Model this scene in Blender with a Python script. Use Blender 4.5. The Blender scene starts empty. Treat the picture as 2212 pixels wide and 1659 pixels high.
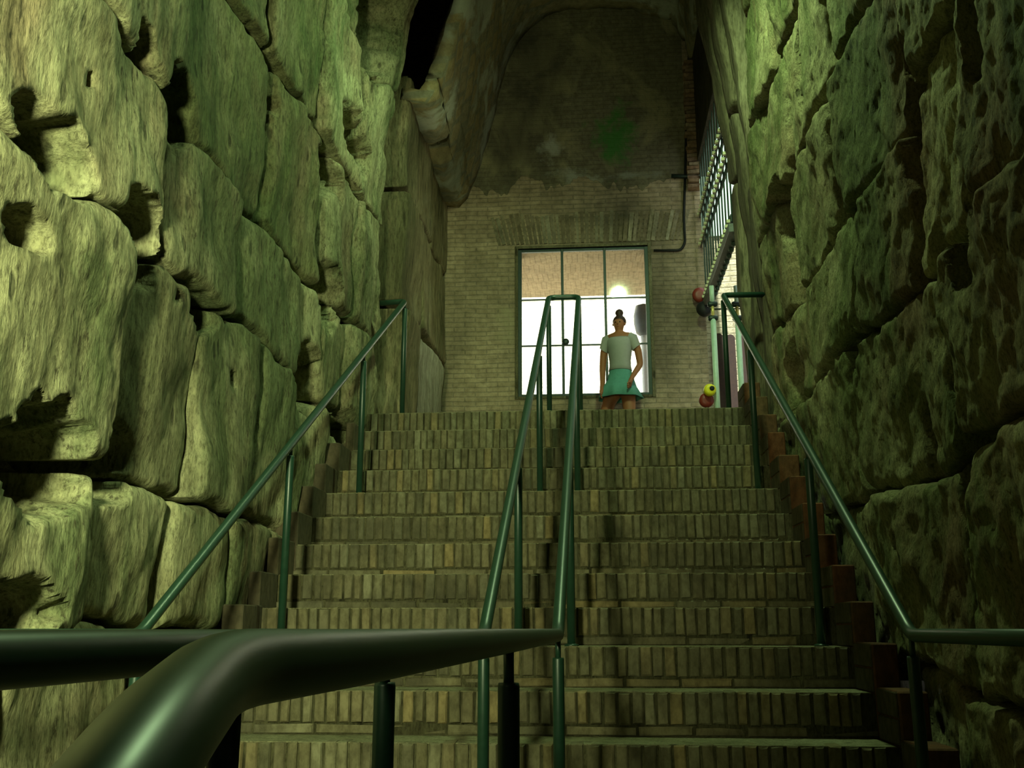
import bpy, bmesh, math, random
import numpy as np
from mathutils import Vector, Matrix, Quaternion

random.seed(7)
scene = bpy.context.scene
C = bpy.context.collection

# ------------------------------------------------------------------ camera
F = 2150.0                                   # focal length in pixels of the 2212 x 1659 frame
PITCH = math.atan(528 / F)
YAW = math.atan(177 / (F / math.cos(PITCH)))
EYE = 0.957
cam_d = bpy.data.cameras.new('camera')
cam = bpy.data.objects.new('camera', cam_d)
C.objects.link(cam)
cam_d.sensor_width = 36.0
cam_d.lens = 36.0 * F / 2212
cam_d.clip_start = 0.02
cam.location = (0, 0, EYE)
cam.rotation_euler = (math.pi / 2 + PITCH, 0, YAW)
scene.camera = cam

# ------------------------------------------------------------------ exposure, sky, sun, lamps
vs = scene.view_settings
vs.view_transform = 'Standard'
vs.look = 'None'
vs.exposure = 0.18
vs.gamma = 1.0
vs.use_curve_mapping = False

world = bpy.data.worlds.new('sky')
scene.world = world
world.use_nodes = True
bg = world.node_tree.nodes['Background']
bg.inputs['Color'].default_value = (0.82, 0.95, 0.92, 1)
bg.inputs['Strength'].default_value = 4.5


def lamp(name, kind, loc, energy, color, size=0.1, aim=None, angle=None, blend=0.5):
    d = bpy.data.lights.new(name, kind)
    d.energy = energy
    d.color = color
    if kind == 'SUN':
        d.angle = size
    else:
        d.shadow_soft_size = size
    if kind == 'SPOT':
        d.spot_size = angle
        d.spot_blend = blend
    o = bpy.data.objects.new(name, d)
    C.objects.link(o)
    o.location = loc
    if aim is not None:
        o.rotation_euler = (Vector(aim) - Vector(loc)).to_track_quat('-Z', 'Y').to_euler()
    return o


lamp('sun', 'SUN', (0, 0, 20), 26, (1.0, 0.97, 0.90), 0.01, aim=(0.03 * 20, 0.35 * 20, 20 - 0.94 * 20))
# floodlight beside the lower landing, washing the left wall
lamp('flood_lamp', 'SPOT', (-0.92, 0.0, 2.0), 900, (0.86, 1.0, 0.51), 0.16,
     aim=(-2.25, 2.6, 2.0), angle=math.radians(110), blend=1.0)
# tube lamp high over the upper steps on the right
lamp('high_lamp', 'SPOT', (0.50, 5.3, 6.2), 360, (0.64, 1.0, 0.47), 0.10,
     aim=(0.45, 6.0, 2.4), angle=math.radians(160), blend=0.5)

# ------------------------------------------------------------------ pixel -> place helpers
_c, _s = math.cos(PITCH), math.sin(PITCH)
_cy, _sy = math.cos(YAW), math.sin(YAW)
FWD = np.array([-_sy * _c, _cy * _c, _s])
RGT = np.array([_cy, _sy, 0.0])
UPV = np.cross(RGT, FWD)


def at(px, py, X=None, Y=None, Z=None):
    d = FWD * F + RGT * (px - 1106) + UPV * (829.5 - py)
    t = X / d[0] if X is not None else Y / d[1] if Y is not None else (Z - EYE) / d[2]
    p = d * t
    return Vector((p[0], p[1], p[2] + EYE))


def pj(x, y, z):
    v = np.array([x, y, z - EYE])
    w = max(v @ FWD, 0.05)
    return 1106 + F * (v @ RGT) / w, 829.5 - F * (v @ UPV) / w


# ------------------------------------------------------------------ noise on numpy arrays
def _h(ix, iy, s):
    v = np.sin(ix * 127.1 + iy * 311.7 + s * 74.7) * 43758.5453
    return v - np.floor(v)


def vn(x, y, s=0):
    ix, iy = np.floor(x), np.floor(y)
    fx, fy = x - ix, y - iy
    ux, uy = fx * fx * fx * (fx * (fx * 6 - 15) + 10), fy * fy * fy * (fy * (fy * 6 - 15) + 10)
    a, b, c, d = _h(ix, iy, s), _h(ix + 1, iy, s), _h(ix, iy + 1, s), _h(ix + 1, iy + 1, s)
    return (a + (b - a) * ux) * (1 - uy) + (c + (d - c) * ux) * uy - 0.5


def fbm(x, y, s=0, o=4):
    r, a = 0, 1.0
    for k in range(o):
        r = r + a * vn(x * 2 ** k + 17.3 * k, y * 2 ** k - 9.1 * k, s + k)
        a *= 0.5
    return r


def ridge(x, y, s=0, o=3):
    r, a = 0, 1.0
    for k in range(o):
        r = r + a * (0.5 - np.abs(vn(x * 2 ** k + 5.7 * k, y * 2 ** k + 3.3 * k, s + k)) * 2)
        a *= 0.5
    return r


# ------------------------------------------------------------------ object helpers
def link(name, me, mat=None, parent=None, smooth=False):
    o = bpy.data.objects.new(name, me)
    C.objects.link(o)
    if mat is not None and not me.materials:
        me.materials.append(mat)
    if parent is not None:
        o.parent = parent
    if smooth:
        me.polygons.foreach_set('use_smooth', [True] * len(me.polygons))
    return o


def mesh(name, v, f):
    me = bpy.data.meshes.new(name)
    me.from_pydata([tuple(map(float, p)) for p in v], [], f)
    me.update()
    return me


def obj(name, v, f, mat=None, parent=None, smooth=False):
    return link(name, mesh(name, v, f), mat, parent, smooth)


def thing(name, label=None, cat=None, group=None, kind=None, loc=(0, 0, 0)):
    o = bpy.data.objects.new(name, None)
    C.objects.link(o)
    o.location = loc
    o.empty_display_size = 0.1
    return tag(o, label, cat, group, kind)


def tag(o, label=None, cat=None, group=None, kind=None):
    if label: o['label'] = label
    if cat: o['category'] = cat
    if group: o['group'] = group
    if kind: o['kind'] = kind
    return o


BF = [(0, 3, 2, 1), (4, 5, 6, 7), (0, 1, 5, 4), (1, 2, 6, 5), (2, 3, 7, 6), (3, 0, 4, 7)]


def boxv(x0, x1, y0, y1, z0, z1):
    return [(x0, y0, z0), (x1, y0, z0), (x1, y1, z0), (x0, y1, z0), (x0, y0, z1), (x1, y0, z1), (x1, y1, z1), (x0, y1, z1)]


def boxes(bl):
    v, f = [], []
    for b in bl:
        n = len(v)
        v += boxv(*b)
        f += [tuple(i + n for i in q) for q in BF]
    return v, f


def box(name, b, mat, parent=None, bevel=0.0):
    o = obj(name, boxv(*b), BF, mat, parent)
    if bevel:
        bm = bmesh.new(); bm.from_mesh(o.data)
        bmesh.ops.bevel(bm, geom=bm.edges[:], offset=bevel, segments=1, affect='EDGES')
        bm.to_mesh(o.data); bm.free()
    return o


def tube(pts, rad, n=14, cap=True):
    """sweep a circle along points; rad may be a list"""
    P = [Vector(p) for p in pts]
    R = rad if isinstance(rad, (list, tuple)) else [rad] * len(P)
    v, f = [], []
    ref = None
    for i, p in enumerate(P):
        t = ((P[min(i + 1, len(P) - 1)] - p).normalized() + (p - P[max(i - 1, 0)]).normalized())
        t = t.normalized()
        if ref is None:
            ref = Vector((0, 0, 1)) if abs(t.z) < 0.9 else Vector((1, 0, 0))
            ref = (ref - t * ref.dot(t)).normalized()
        else:
            ref = (ref - t * ref.dot(t)).normalized()
        b = t.cross(ref)
        for k in range(n):
            a = 2 * math.pi * k / n
            v.append(p + (ref * math.cos(a) + b * math.sin(a)) * R[i])
    for i in range(len(P) - 1):
        for k in range(n):
            f.append((i * n + k, i * n + (k + 1) % n, (i + 1) * n + (k + 1) % n, (i + 1) * n + k))
    if cap:
        f.append(tuple(range(n - 1, -1, -1)))
        f.append(tuple((len(P) - 1) * n + k for k in range(n)))
    return v, f


def fillet(pts, r, n=7):
    """polyline with its inner corners rounded"""
    P = [Vector(p) for p in pts]
    out = [P[0]]
    for i in range(1, len(P) - 1):
        a, b, c = P[i - 1], P[i], P[i + 1]
        rr = min(r, (a - b).length * 0.45, (c - b).length * 0.45)
        s, e = b + (a - b).normalized() * rr, b + (c - b).normalized() * rr
        for k in range(n + 1):
            t = k / n
            out.append(s * (1 - t) ** 2 + b * 2 * t * (1 - t) + e * t * t)
    out.append(P[-1])
    return out


def lathe(prof, n=16, origin=(0, 0, 0), axis='Z'):
    v, f = [], []
    for r, z in prof:
        for k in range(n):
            a = 2 * math.pi * k / n
            p = (r * math.cos(a), r * math.sin(a), z)
            if axis == 'Y': p = (p[0], p[2], p[1])
            if axis == 'X': p = (p[2], p[0], p[1])
            v.append((p[0] + origin[0], p[1] + origin[1], p[2] + origin[2]))
    for i in range(len(prof) - 1):
        for k in range(n):
            f.append((i * n + k, i * n + (k + 1) % n, (i + 1) * n + (k + 1) % n, (i + 1) * n + k))
    f.append(tuple(range(n - 1, -1, -1)))
    f.append(tuple((len(prof) - 1) * n + k for k in range(n)))
    return v, f


# ------------------------------------------------------------------ materials
def nodes(name):
    m = bpy.data.materials.new(name)
    m.use_nodes = True
    nt = m.node_tree
    return m, nt, nt.nodes['Principled BSDF']


def ramp(nt, src, stops):
    r = nt.nodes.new('ShaderNodeValToRGB')
    el = r.color_ramp.elements
    while len(el) < len(stops):
        el.new(0.5)
    for e, (p, c) in zip(el, stops):
        e.position = p
        e.color = (*c, 1) if len(c) == 3 else c
    nt.links.new(src, r.inputs[0])
    return r.outputs[0]


def pos(nt, scale=(1, 1, 1), rot=(0, 0, 0)):
    g = nt.nodes.new('ShaderNodeNewGeometry')
    mp = nt.nodes.new('ShaderNodeMapping')
    mp.inputs['Scale'].default_value = scale
    mp.inputs['Rotation'].default_value = rot
    nt.links.new(g.outputs['Position'], mp.inputs[0])
    return mp.outputs[0]


def noise(nt, vec, scale, detail=6, rough=0.6, dist=0.0):
    n = nt.nodes.new('ShaderNodeTexNoise')
    n.inputs['Scale'].default_value = scale
    n.inputs['Detail'].default_value = detail
    n.inputs['Roughness'].default_value = rough
    n.inputs['Distortion'].default_value = dist
    nt.links.new(vec, n.inputs['Vector'])
    return n.outputs['Fac']


def mix(nt, a, b, fac, mode='MIX'):
    m = nt.nodes.new('ShaderNodeMix')
    m.data_type = 'RGBA'
    m.blend_type = mode
    for s, x in ((0, fac), (6, a), (7, b)):
        if isinstance(x, (int, float)):
            m.inputs[s].default_value = x
        elif isinstance(x, tuple):
            m.inputs[s].default_value = (*x, 1)
        else:
            nt.links.new(x, m.inputs[s])
    return m.outputs[2]


def bump(nt, bsdf, h, strength, dist):
    b = nt.nodes.new('ShaderNodeBump')
    b.inputs['Strength'].default_value = strength
    b.inputs['Distance'].default_value = dist
    nt.links.new(h, b.inputs['Height'])
    prev = bsdf.inputs['Normal'].links
    if prev:
        nt.links.new(prev[0].from_socket, b.inputs['Normal'])
    nt.links.new(b.outputs[0], bsdf.inputs['Normal'])


def rnd(nt):
    """a number for each brick, whether it is an object or an island of one"""
    oi = nt.nodes.new('ShaderNodeObjectInfo')
    ge = nt.nodes.new('ShaderNodeNewGeometry')
    ad = nt.nodes.new('ShaderNodeMath'); ad.operation = 'ADD'
    nt.links.new(oi.outputs['Random'], ad.inputs[0])
    nt.links.new(ge.outputs['Random Per Island'], ad.inputs[1])
    fr = nt.nodes.new('ShaderNodeMath'); fr.operation = 'FRACT'
    nt.links.new(ad.outputs[0], fr.inputs[0])
    return fr.outputs[0]


def stone(name, c_lo, c_mid, c_hi, speck, speck_amt=0.5, stretch=0.35, grain=26, b1=0.5, b2=0.35, tint=None, moss=None, streak=0.45):
    m, nt, bs = nodes(name)
    v = pos(nt, (1, 1, stretch))
    big = noise(nt, pos(nt), 1.7, 4, 0.6, 0.4)
    col = ramp(nt, big, [(0.30, c_lo), (0.5, c_mid), (0.70, c_hi)])
    if tint:
        tm = ramp(nt, noise(nt, pos(nt, (1, 1, 0.8)), 1.1, 5, 0.6, 0.4), [(0.50, (0, 0, 0)), (0.64, (1, 1, 1))])
        col = mix(nt, col, tint, tm)
    if moss:
        mm = ramp(nt, noise(nt, pos(nt, (1, 1, 0.45), (0.4, 0, 0)), 1.5, 6, 0.65, 0.5), [(0.46, (0, 0, 0)), (0.60, (0.9, 0.9, 0.9))])
        col = mix(nt, col, moss, mm)
    mid = noise(nt, v, 9, 8, 0.65, 0.3)
    shade = ramp(nt, mid, [(0.30, (0.42, 0.41, 0.37)), (0.52, (1, 1, 1))])
    col = mix(nt, col, shade, 0.75, 'MULTIPLY')
    stk = noise(nt, pos(nt, (1, 1, 0.09)), 34, 4, 0.6, 0.2)
    col = mix(nt, col, ramp(nt, stk, [(0.36, (0.45, 0.44, 0.38)), (0.56, (1, 1, 1))]), streak, 'MULTIPLY')
    sp = noise(nt, v, grain * 1.6, 5, 0.7)
    spm = ramp(nt, sp, [(0.36, (1, 1, 1)), (0.46, (0, 0, 0))])
    patch = ramp(nt, noise(nt, v, 3.2, 4, 0.6), [(0.40, (0, 0, 0)), (0.60, (1, 1, 1))])
    msk = mix(nt, spm, patch, 1.0, 'MULTIPLY')
    msk2 = mix(nt, (0, 0, 0), msk, speck_amt)
    col = mix(nt, col, speck, msk2)
    fine = noise(nt, v, grain * 2.6, 4, 0.75)
    col = mix(nt, col, ramp(nt, fine, [(0.34, (0.30, 0.29, 0.25)), (0.50, (0.95, 0.95, 0.95)), (0.66, (1.25, 1.25, 1.2))]), 0.75, 'MULTIPLY')
    # pits
    vo = nt.nodes.new('ShaderNodeTexVoronoi'); vo.inputs['Scale'].default_value = 9
    vo.inputs['Randomness'].default_value = 1.0
    nt.links.new(v, vo.inputs['Vector'])
    pit = ramp(nt, vo.outputs['Distance'], [(0.10, (0, 0, 0)), (0.17, (1, 1, 1))])
    col = mix(nt, col, pit, 0.55, 'MULTIPLY')
    # a slightly different tone on each block
    rv = ramp(nt, rnd(nt), [(0.0, (0.74, 0.74, 0.72)), (1.0, (1.10, 1.10, 1.08))])
    col = mix(nt, col, rv, 1.0, 'MULTIPLY')
    nt.links.new(col, bs.inputs['Base Color'])
    bs.inputs['Roughness'].default_value = 0.95
    bs.inputs['Specular IOR Level'].default_value = 0.15
    bump(nt, bs, mid, b1, 0.05)
    bump(nt, bs, noise(nt, v, grain, 8, 0.7), b2, 0.02)
    bump(nt, bs, stk, streak * 0.8, 0.012)
    bump(nt, bs, pit, 0.5, 0.01)
    return m


M = {}
M['tufa_pale'] = stone('tufa_pale', (0.23, 0.21, 0.12), (0.37, 0.35, 0.21), (0.47, 0.45, 0.28), (0.06, 0.05, 0.03), 0.9, tint=(0.30, 0.24, 0.15), moss=(0.13, 0.155, 0.075), b1=0.45)
M['tufa_crust'] = stone('tufa_crust', (0.31, 0.275, 0.145), (0.45, 0.405, 0.22), (0.55, 0.51, 0.29), (0.05, 0.045, 0.025), 0.6, stretch=0.55, grain=34, b1=0.8, b2=1.0, tint=(0.33, 0.23, 0.13), moss=(0.20, 0.23, 0.09), streak=0.2)
M['tufa_moss'] = stone('tufa_moss', (0.11, 0.115, 0.055), (0.17, 0.17, 0.085), (0.25, 0.235, 0.14), (0.05, 0.045, 0.025), 0.8, tint=(0.19, 0.15, 0.09), moss=(0.075, 0.10, 0.04), b1=0.45)
M['pier'] = stone('pier_stone', (0.12, 0.10, 0.065), (0.17, 0.145, 0.09), (0.22, 0.195, 0.125), (0.06, 0.05, 0.03), 0.4, stretch=0.12)  # dark brown stone; shade from the wall in front is put into this colour
M['tufa_brown'] = stone('tufa_brown', (0.20, 0.155, 0.09), (0.29, 0.23, 0.14), (0.36, 0.31, 0.20), (0.07, 0.05, 0.03), 0.6, stretch=0.14, moss=(0.12, 0.11, 0.06))
M['backing'] = stone('dark_backing', (0.05, 0.04, 0.03), (0.08, 0.07, 0.05), (0.11, 0.09, 0.06), (0.03, 0.02, 0.02), 0.5)


def brick_mat(name, cols, dark=(0.05, 0.045, 0.03)):
    m, nt, bs = nodes(name)
    col = ramp(nt, rnd(nt), [(i / (len(cols) - 1), c) for i, c in enumerate(cols)])
    n1 = noise(nt, pos(nt, (1, 1, 0.6)), 30, 6, 0.65)
    col = mix(nt, col, ramp(nt, n1, [(0.3, (0.35, 0.33, 0.28)), (0.6, (1, 1, 1))]), 0.8, 'MULTIPLY')
    dirt = ramp(nt, noise(nt, pos(nt), 2.3, 4, 0.6), [(0.45, (0, 0, 0)), (0.72, (0.8, 0.8, 0.8))])
    col = mix(nt, col, dark, dirt)
    nt.links.new(col, bs.inputs['Base Color'])
    bs.inputs['Roughness'].default_value = 0.9
    bs.inputs['Specular IOR Level'].default_value = 0.2
    bump(nt, bs, n1, 0.5, 0.01)
    return m


M['step_brick'] = brick_mat('step_brick', [(0.141, 0.121, 0.071), (0.186, 0.16, 0.089), (0.134, 0.121, 0.074), (0.216, 0.183, 0.104), (0.164, 0.144, 0.089), (0.283, 0.215, 0.104), (0.149, 0.137, 0.082), (0.193, 0.172, 0.104), (0.238, 0.219, 0.138)])
M['curb_brick'] = brick_mat('curb_brick', [(0.14, 0.055, 0.025), (0.19, 0.08, 0.035), (0.15, 0.10, 0.05)])
M['curb_dark'] = brick_mat('curb_side', [(0.10, 0.08, 0.05), (0.13, 0.10, 0.06)])
M['red_brick'] = brick_mat('jamb_brick', [(0.30, 0.17, 0.10), (0.38, 0.24, 0.14), (0.24, 0.15, 0.10), (0.40, 0.30, 0.19)])
M['voussoir'] = brick_mat('voussoir_brick', [(0.24, 0.19, 0.12), (0.20, 0.16, 0.10), (0.30, 0.25, 0.16), (0.40, 0.36, 0.25), (0.22, 0.17, 0.11)])
M['mortar'] = stone('mortar', (0.12, 0.11, 0.06), (0.17, 0.15, 0.09), (0.22, 0.20, 0.12), (0.05, 0.05, 0.03), 0.5, grain=40)
M['step_core'] = stone('step_core', (0.07, 0.065, 0.035), (0.10, 0.09, 0.05), (0.13, 0.12, 0.07), (0.04, 0.04, 0.02), 0.5, grain=40)
M['tread'] = stone('tread_dust', (0.22, 0.20, 0.11), (0.30, 0.28, 0.17), (0.36, 0.34, 0.22), (0.1, 0.09, 0.05), 0.5, stretch=1, grain=40)


def masonry(name, c1, c2, cm, bw, bh, plane='XZ', stains=None, bumpd=0.02, moss=None, rotate=0.0, patch=None, soot=0.75):
    m, nt, bs = nodes(name)
    g = nt.nodes.new('ShaderNodeNewGeometry')
    sp = nt.nodes.new('ShaderNodeSeparateXYZ')
    nt.links.new(g.outputs['Position'], sp.inputs[0])
    cb = nt.nodes.new('ShaderNodeCombineXYZ')
    for i, a in enumerate(plane):
        nt.links.new(sp.outputs['XYZ'.index(a)], cb.inputs[i])
    mp = nt.nodes.new('ShaderNodeMapping')
    mp.inputs['Rotation'].default_value = (0, 0, rotate)
    nt.links.new(cb.outputs[0], mp.inputs[0])
    # wobble the courses
    wn = nt.nodes.new('ShaderNodeTexNoise'); wn.inputs['Scale'].default_value = 2.5
    nt.links.new(g.outputs['Position'], wn.inputs['Vector'])
    wob = nt.nodes.new('ShaderNodeVectorMath'); wob.operation = 'MULTIPLY_ADD'
    nt.links.new(wn.outputs['Color'], wob.inputs[0])
    wob.inputs[1].default_value = (0.04, 0.04, 0)
    nt.links.new(mp.outputs[0], wob.inputs[2])
    br = nt.nodes.new('ShaderNodeTexBrick')
    br.inputs['Scale'].default_value = 1
    br.inputs['Brick Width'].default_value = bw
    br.inputs['Row Height'].default_value = bh
    br.inputs['Mortar Size'].default_value = bh * 0.14
    br.inputs['Mortar Smooth'].default_value = 0.5
    br.inputs['Color1'].default_value = (*c1, 1)
    br.inputs['Color2'].default_value = (*c2, 1)
    br.inputs['Mortar'].default_value = (*cm, 1)
    nt.links.new(wob.outputs[0], br.inputs['Vector'])
    col = br.outputs['Color']
    n1 = noise(nt, pos(nt), 14, 8, 0.7)
    col = mix(nt, col, ramp(nt, n1, [(0.3, (0.45, 0.44, 0.40)), (0.62, (1, 1, 1))]), 0.8, 'MULTIPLY')
    if patch:
        pm = ramp(nt, noise(nt, pos(nt), 1.6, 6, 0.62, 0.5), [(0.50, (0, 0, 0)), (0.58, (1, 1, 1))])
        col = mix(nt, col, patch, pm)
    st = ramp(nt, noise(nt, pos(nt, (1, 1, 0.45)), 0.9, 5, 0.6, 0.3), [(0.42, (0, 0, 0)), (0.66, (soot, soot, soot))])
    col = mix(nt, col, (0.045, 0.04, 0.028), st)
    if stains:
        # pale lime runs down from the joint above the lintel
        for (cx, cz, rx, rz, cc) in stains:
            d = nt.nodes.new('ShaderNodeMapping')
            d.vector_type = 'POINT'
            d.inputs['Location'].default_value = (-cx / rx, 0, -cz / rz)
            d.inputs['Scale'].default_value = (1 / rx, 0, 1 / rz)
            nt.links.new(g.outputs['Position'], d.inputs[0])
            ln = nt.nodes.new('ShaderNodeVectorMath'); ln.operation = 'LENGTH'
            nt.links.new(d.outputs[0], ln.inputs[0])
            ad = nt.nodes.new('ShaderNodeMath'); ad.operation = 'MULTIPLY_ADD'
            nt.links.new(noise(nt, pos(nt), 4.5, 8, 0.72, 0.3), ad.inputs[0]); ad.inputs[1].default_value = 4.5
            nt.links.new(ln.outputs['Value'], ad.inputs[2])
            mr = nt.nodes.new('ShaderNodeMapRange')
            mr.inputs['From Min'].default_value = 3.25; mr.inputs['From Max'].default_value = 2.35; mr.inputs['To Max'].default_value = 0.9
            nt.links.new(ad.outputs[0], mr.inputs['Value'])
            col = mix(nt, col, cc, mr.outputs[0])
    nt.links.new(col, bs.inputs['Base Color'])
    bs.inputs['Roughness'].default_value = 0.93
    bs.inputs['Specular IOR Level'].default_value = 0.15
    inv = nt.nodes.new('ShaderNodeMath'); inv.operation = 'SUBTRACT'
    inv.inputs[0].default_value = 1.0
    nt.links.new(br.outputs['Fac'], inv.inputs[1])
    bump(nt, bs, inv.outputs[0], 0.6, bumpd)
    bump(nt, bs, n1, 0.5, 0.03)
    return m


YE = 10.3                                     # the end wall with the window
moss = at(1330, 300, Y=YE)
blot = at(1095, 705, Y=YE)
lime = at(1190, 320, Y=YE)
lime2 = at(1260, 385, Y=YE)
M['end_wall'] = masonry('end_wall_brick', (0.52, 0.40, 0.265), (0.41, 0.315, 0.205), (0.36, 0.29, 0.20), 0.24, 0.052, 'XZY', soot=0.78,
                        stains=[(moss.x, moss.z, 0.26, 0.42, (0.05, 0.16, 0.03)), (blot.x, blot.z, 0.17, 0.22, (0.33, 0.28, 0.17)),
                                (lime.x, lime.z, 0.16, 0.2, (0.24, 0.24, 0.19))])
M['vault'] = masonry('vault_reticulate', (0.32, 0.29, 0.19), (0.40, 0.31, 0.16), (0.28, 0.26, 0.18), 0.24, 0.24, 'YZX', rotate=math.radians(45), patch=(0.46, 0.47, 0.38), soot=0.6, bumpd=0.004)
M['soffit'] = masonry('soffit_brick', (0.36, 0.215, 0.125), (0.20, 0.115, 0.065), (0.40, 0.29, 0.18), 0.06, 0.3, 'XYZ', soot=0.2)
M['court_wall'] = masonry('court_wall_plaster', (0.84, 0.80, 0.66), (0.78, 0.74, 0.60), (0.66, 0.62, 0.48), 0.24, 0.06, 'XZY', soot=0.0)
M['bay_wall'] = masonry('cream_brick', (0.34, 0.335, 0.21), (0.29, 0.285, 0.18), (0.235, 0.23, 0.14), 0.26, 0.07, 'XZY', soot=0.0)
M['floor'] = stone('floor_stone', (0.12, 0.10, 0.06), (0.17, 0.15, 0.09), (0.22, 0.19, 0.12), (0.05, 0.05, 0.03), 0.5, stretch=1)


def plain(name, col, rough=0.5, metal=0.0, spec=0.5, nz=0.0, var=0.1):
    m, nt, bs = nodes(name)
    bs.inputs['Roughness'].default_value = rough
    bs.inputs['Metallic'].default_value = metal
    bs.inputs['Specular IOR Level'].default_value = spec
    n1 = noise(nt, pos(nt), 35, 6, 0.65)
    lo = tuple(c * (1 - nz) for c in col)
    nt.links.new(ramp(nt, n1, [(0.35, lo), (0.6, col)]), bs.inputs['Base Color'])
    rr = nt.nodes.new('ShaderNodeMapRange')
    rr.inputs['To Min'].default_value = rough - var
    rr.inputs['To Max'].default_value = rough + var
    nt.links.new(n1, rr.inputs['Value'])
    nt.links.new(rr.outputs[0], bs.inputs['Roughness'])
    return m


M['rail'] = plain('rail_green_paint', (0.013, 0.046, 0.028), 0.38, 0.0, 0.6, 0.2, 0.02)
M['iron'] = plain('dark_iron', (0.02, 0.035, 0.03), 0.45, 0.3, 0.5, 0.3)
M['bar_iron'] = plain('grille_iron', (0.06, 0.10, 0.08), 0.5, 0.2, 0.5, 0.3)
M['beam_iron'] = plain('beam_iron', (0.14, 0.15, 0.14), 0.55, 0.2, 0.5, 0.3)
M['bolt'] = plain('bolt_metal', (0.62, 0.58, 0.36), 0.4, 0.0, 0.5, 0.2)
M['pole'] = plain('mint_pole_paint', (0.50, 0.66, 0.55), 0.4, 0.0, 0.5, 0.1)
M['brass'] = plain('brass', (0.62, 0.50, 0.16), 0.35, 0.4, 0.5, 0.2)
M['yellow'] = plain('yellow_plastic', (0.85, 0.75, 0.02), 0.4, 0, 0.5, 0.05)
M['red'] = plain('red_plastic', (0.20, 0.022, 0.012), 0.45, 0, 0.5, 0.1)
M['black'] = plain('black_rubber', (0.012, 0.012, 0.012), 0.6, 0, 0.3, 0.2)
M['lantern'] = plain('lantern_grey', (0.07, 0.07, 0.08), 0.5, 0.2, 0.5, 0.2)
M['pale_post'] = plain('pale_post', (0.45, 0.43, 0.46), 0.6, 0, 0.3, 0.1)
M['picket'] = plain('brown_board', (0.022, 0.013, 0.008), 0.8, 0, 0.2, 0.4)  # near-black brown that stands in for shadow on the bay wall
M['skin'] = plain('skin', (0.30, 0.115, 0.05), 0.55, 0, 0.4, 0.05)
M['hair'] = plain('dark_hair', (0.045, 0.02, 0.015), 0.55, 0, 0.4, 0.4)
M['shirt'] = plain('pale_grey_cotton', (0.34, 0.34, 0.32), 0.9, 0, 0.1, 0.06)
M['skirt'] = plain('teal_cotton', (0.12, 0.33, 0.29), 0.9, 0, 0.1, 0.12)
M['eye'] = plain('eye_dark', (0.02, 0.015, 0.01), 0.3, 0, 0.5, 0.0)
M['lips'] = plain('lips', (0.30, 0.09, 0.07), 0.5, 0, 0.4, 0.0)


def glass_mat():
    m = bpy.data.materials.new('window_glass')
    m.use_nodes = True
    nt = m.node_tree
    nt.nodes.remove(nt.nodes['Principled BSDF'])
    out = nt.nodes['Material Output']
    tr = nt.nodes.new('ShaderNodeBsdfTransparent'); tr.inputs[0].default_value = (0.95, 0.98, 0.96, 1)
    gl = nt.nodes.new('ShaderNodeBsdfGlossy'); gl.inputs['Roughness'].default_value = 0.05
    fr = nt.nodes.new('ShaderNodeFresnel'); fr.inputs[0].default_value = 1.3
    mx = nt.nodes.new('ShaderNodeMixShader')
    nt.links.new(fr.outputs[0], mx.inputs[0]); nt.links.new(tr.outputs[0], mx.inputs[1]); nt.links.new(gl.outputs[0], mx.inputs[2])
    nt.links.new(mx.outputs[0], out.inputs[0])
    return m


M['glass'] = glass_mat()

# ------------------------------------------------------------------ stair geometry
RUN, Y1, NSTEP = 0.29, 3.44, 14


def step_y(k): return Y1 + RUN * (k - 1)
def step_z(k): return 0.1756 * k + 0.00106 * max(0, k - 6) ** 2


ZTOP = step_z(NSTEP)
XL, XR = -1.64, 1.115

# ------------------------------------------------------------------ shell: floors, hidden backing walls, roofs
def struct(o): return tag(o, kind='structure')


struct(box('floor', (-3.2, 2.8, 0.30, Y1 + 0.02, -0.25, 0.0), M['floor']))
struct(box('floor_base', (-3.0, 2.5, Y1 + 0.02, 8.0, -0.30, -0.02), M['backing']))
struct(box('floor_landing', (-3.0, 3.4, step_y(14) + 0.13, 16.5, ZTOP - 0.30, ZTOP), M['floor']))
struct(box('floor_lower', (-3.2, 2.8, -3.4, 0.30, -1.6, -1.4), M['floor']))
struct(box('wall_behind', (-3.4, 3.0, -3.6, -3.4, -1.6, 9.0), M['backing']))
struct(box('ceiling', (-3.4, 1.42, -3.6, 8.35, 8.6, 8.9), M['backing']))
struct(box('ceiling_hall', (1.42, 3.0, -3.6, 8.0, 8.6, 8.9), M['backing']))
wall_left = struct(box('wall_left', (-3.0, -2.55, -3.6, YE + 0.3, -1.6, 9.0), M['backing']))
wall_right = struct(box('wall_right', (2.10, 2.5, -3.6, 8.0, -1.6, 9.0), M['backing']))

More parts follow.
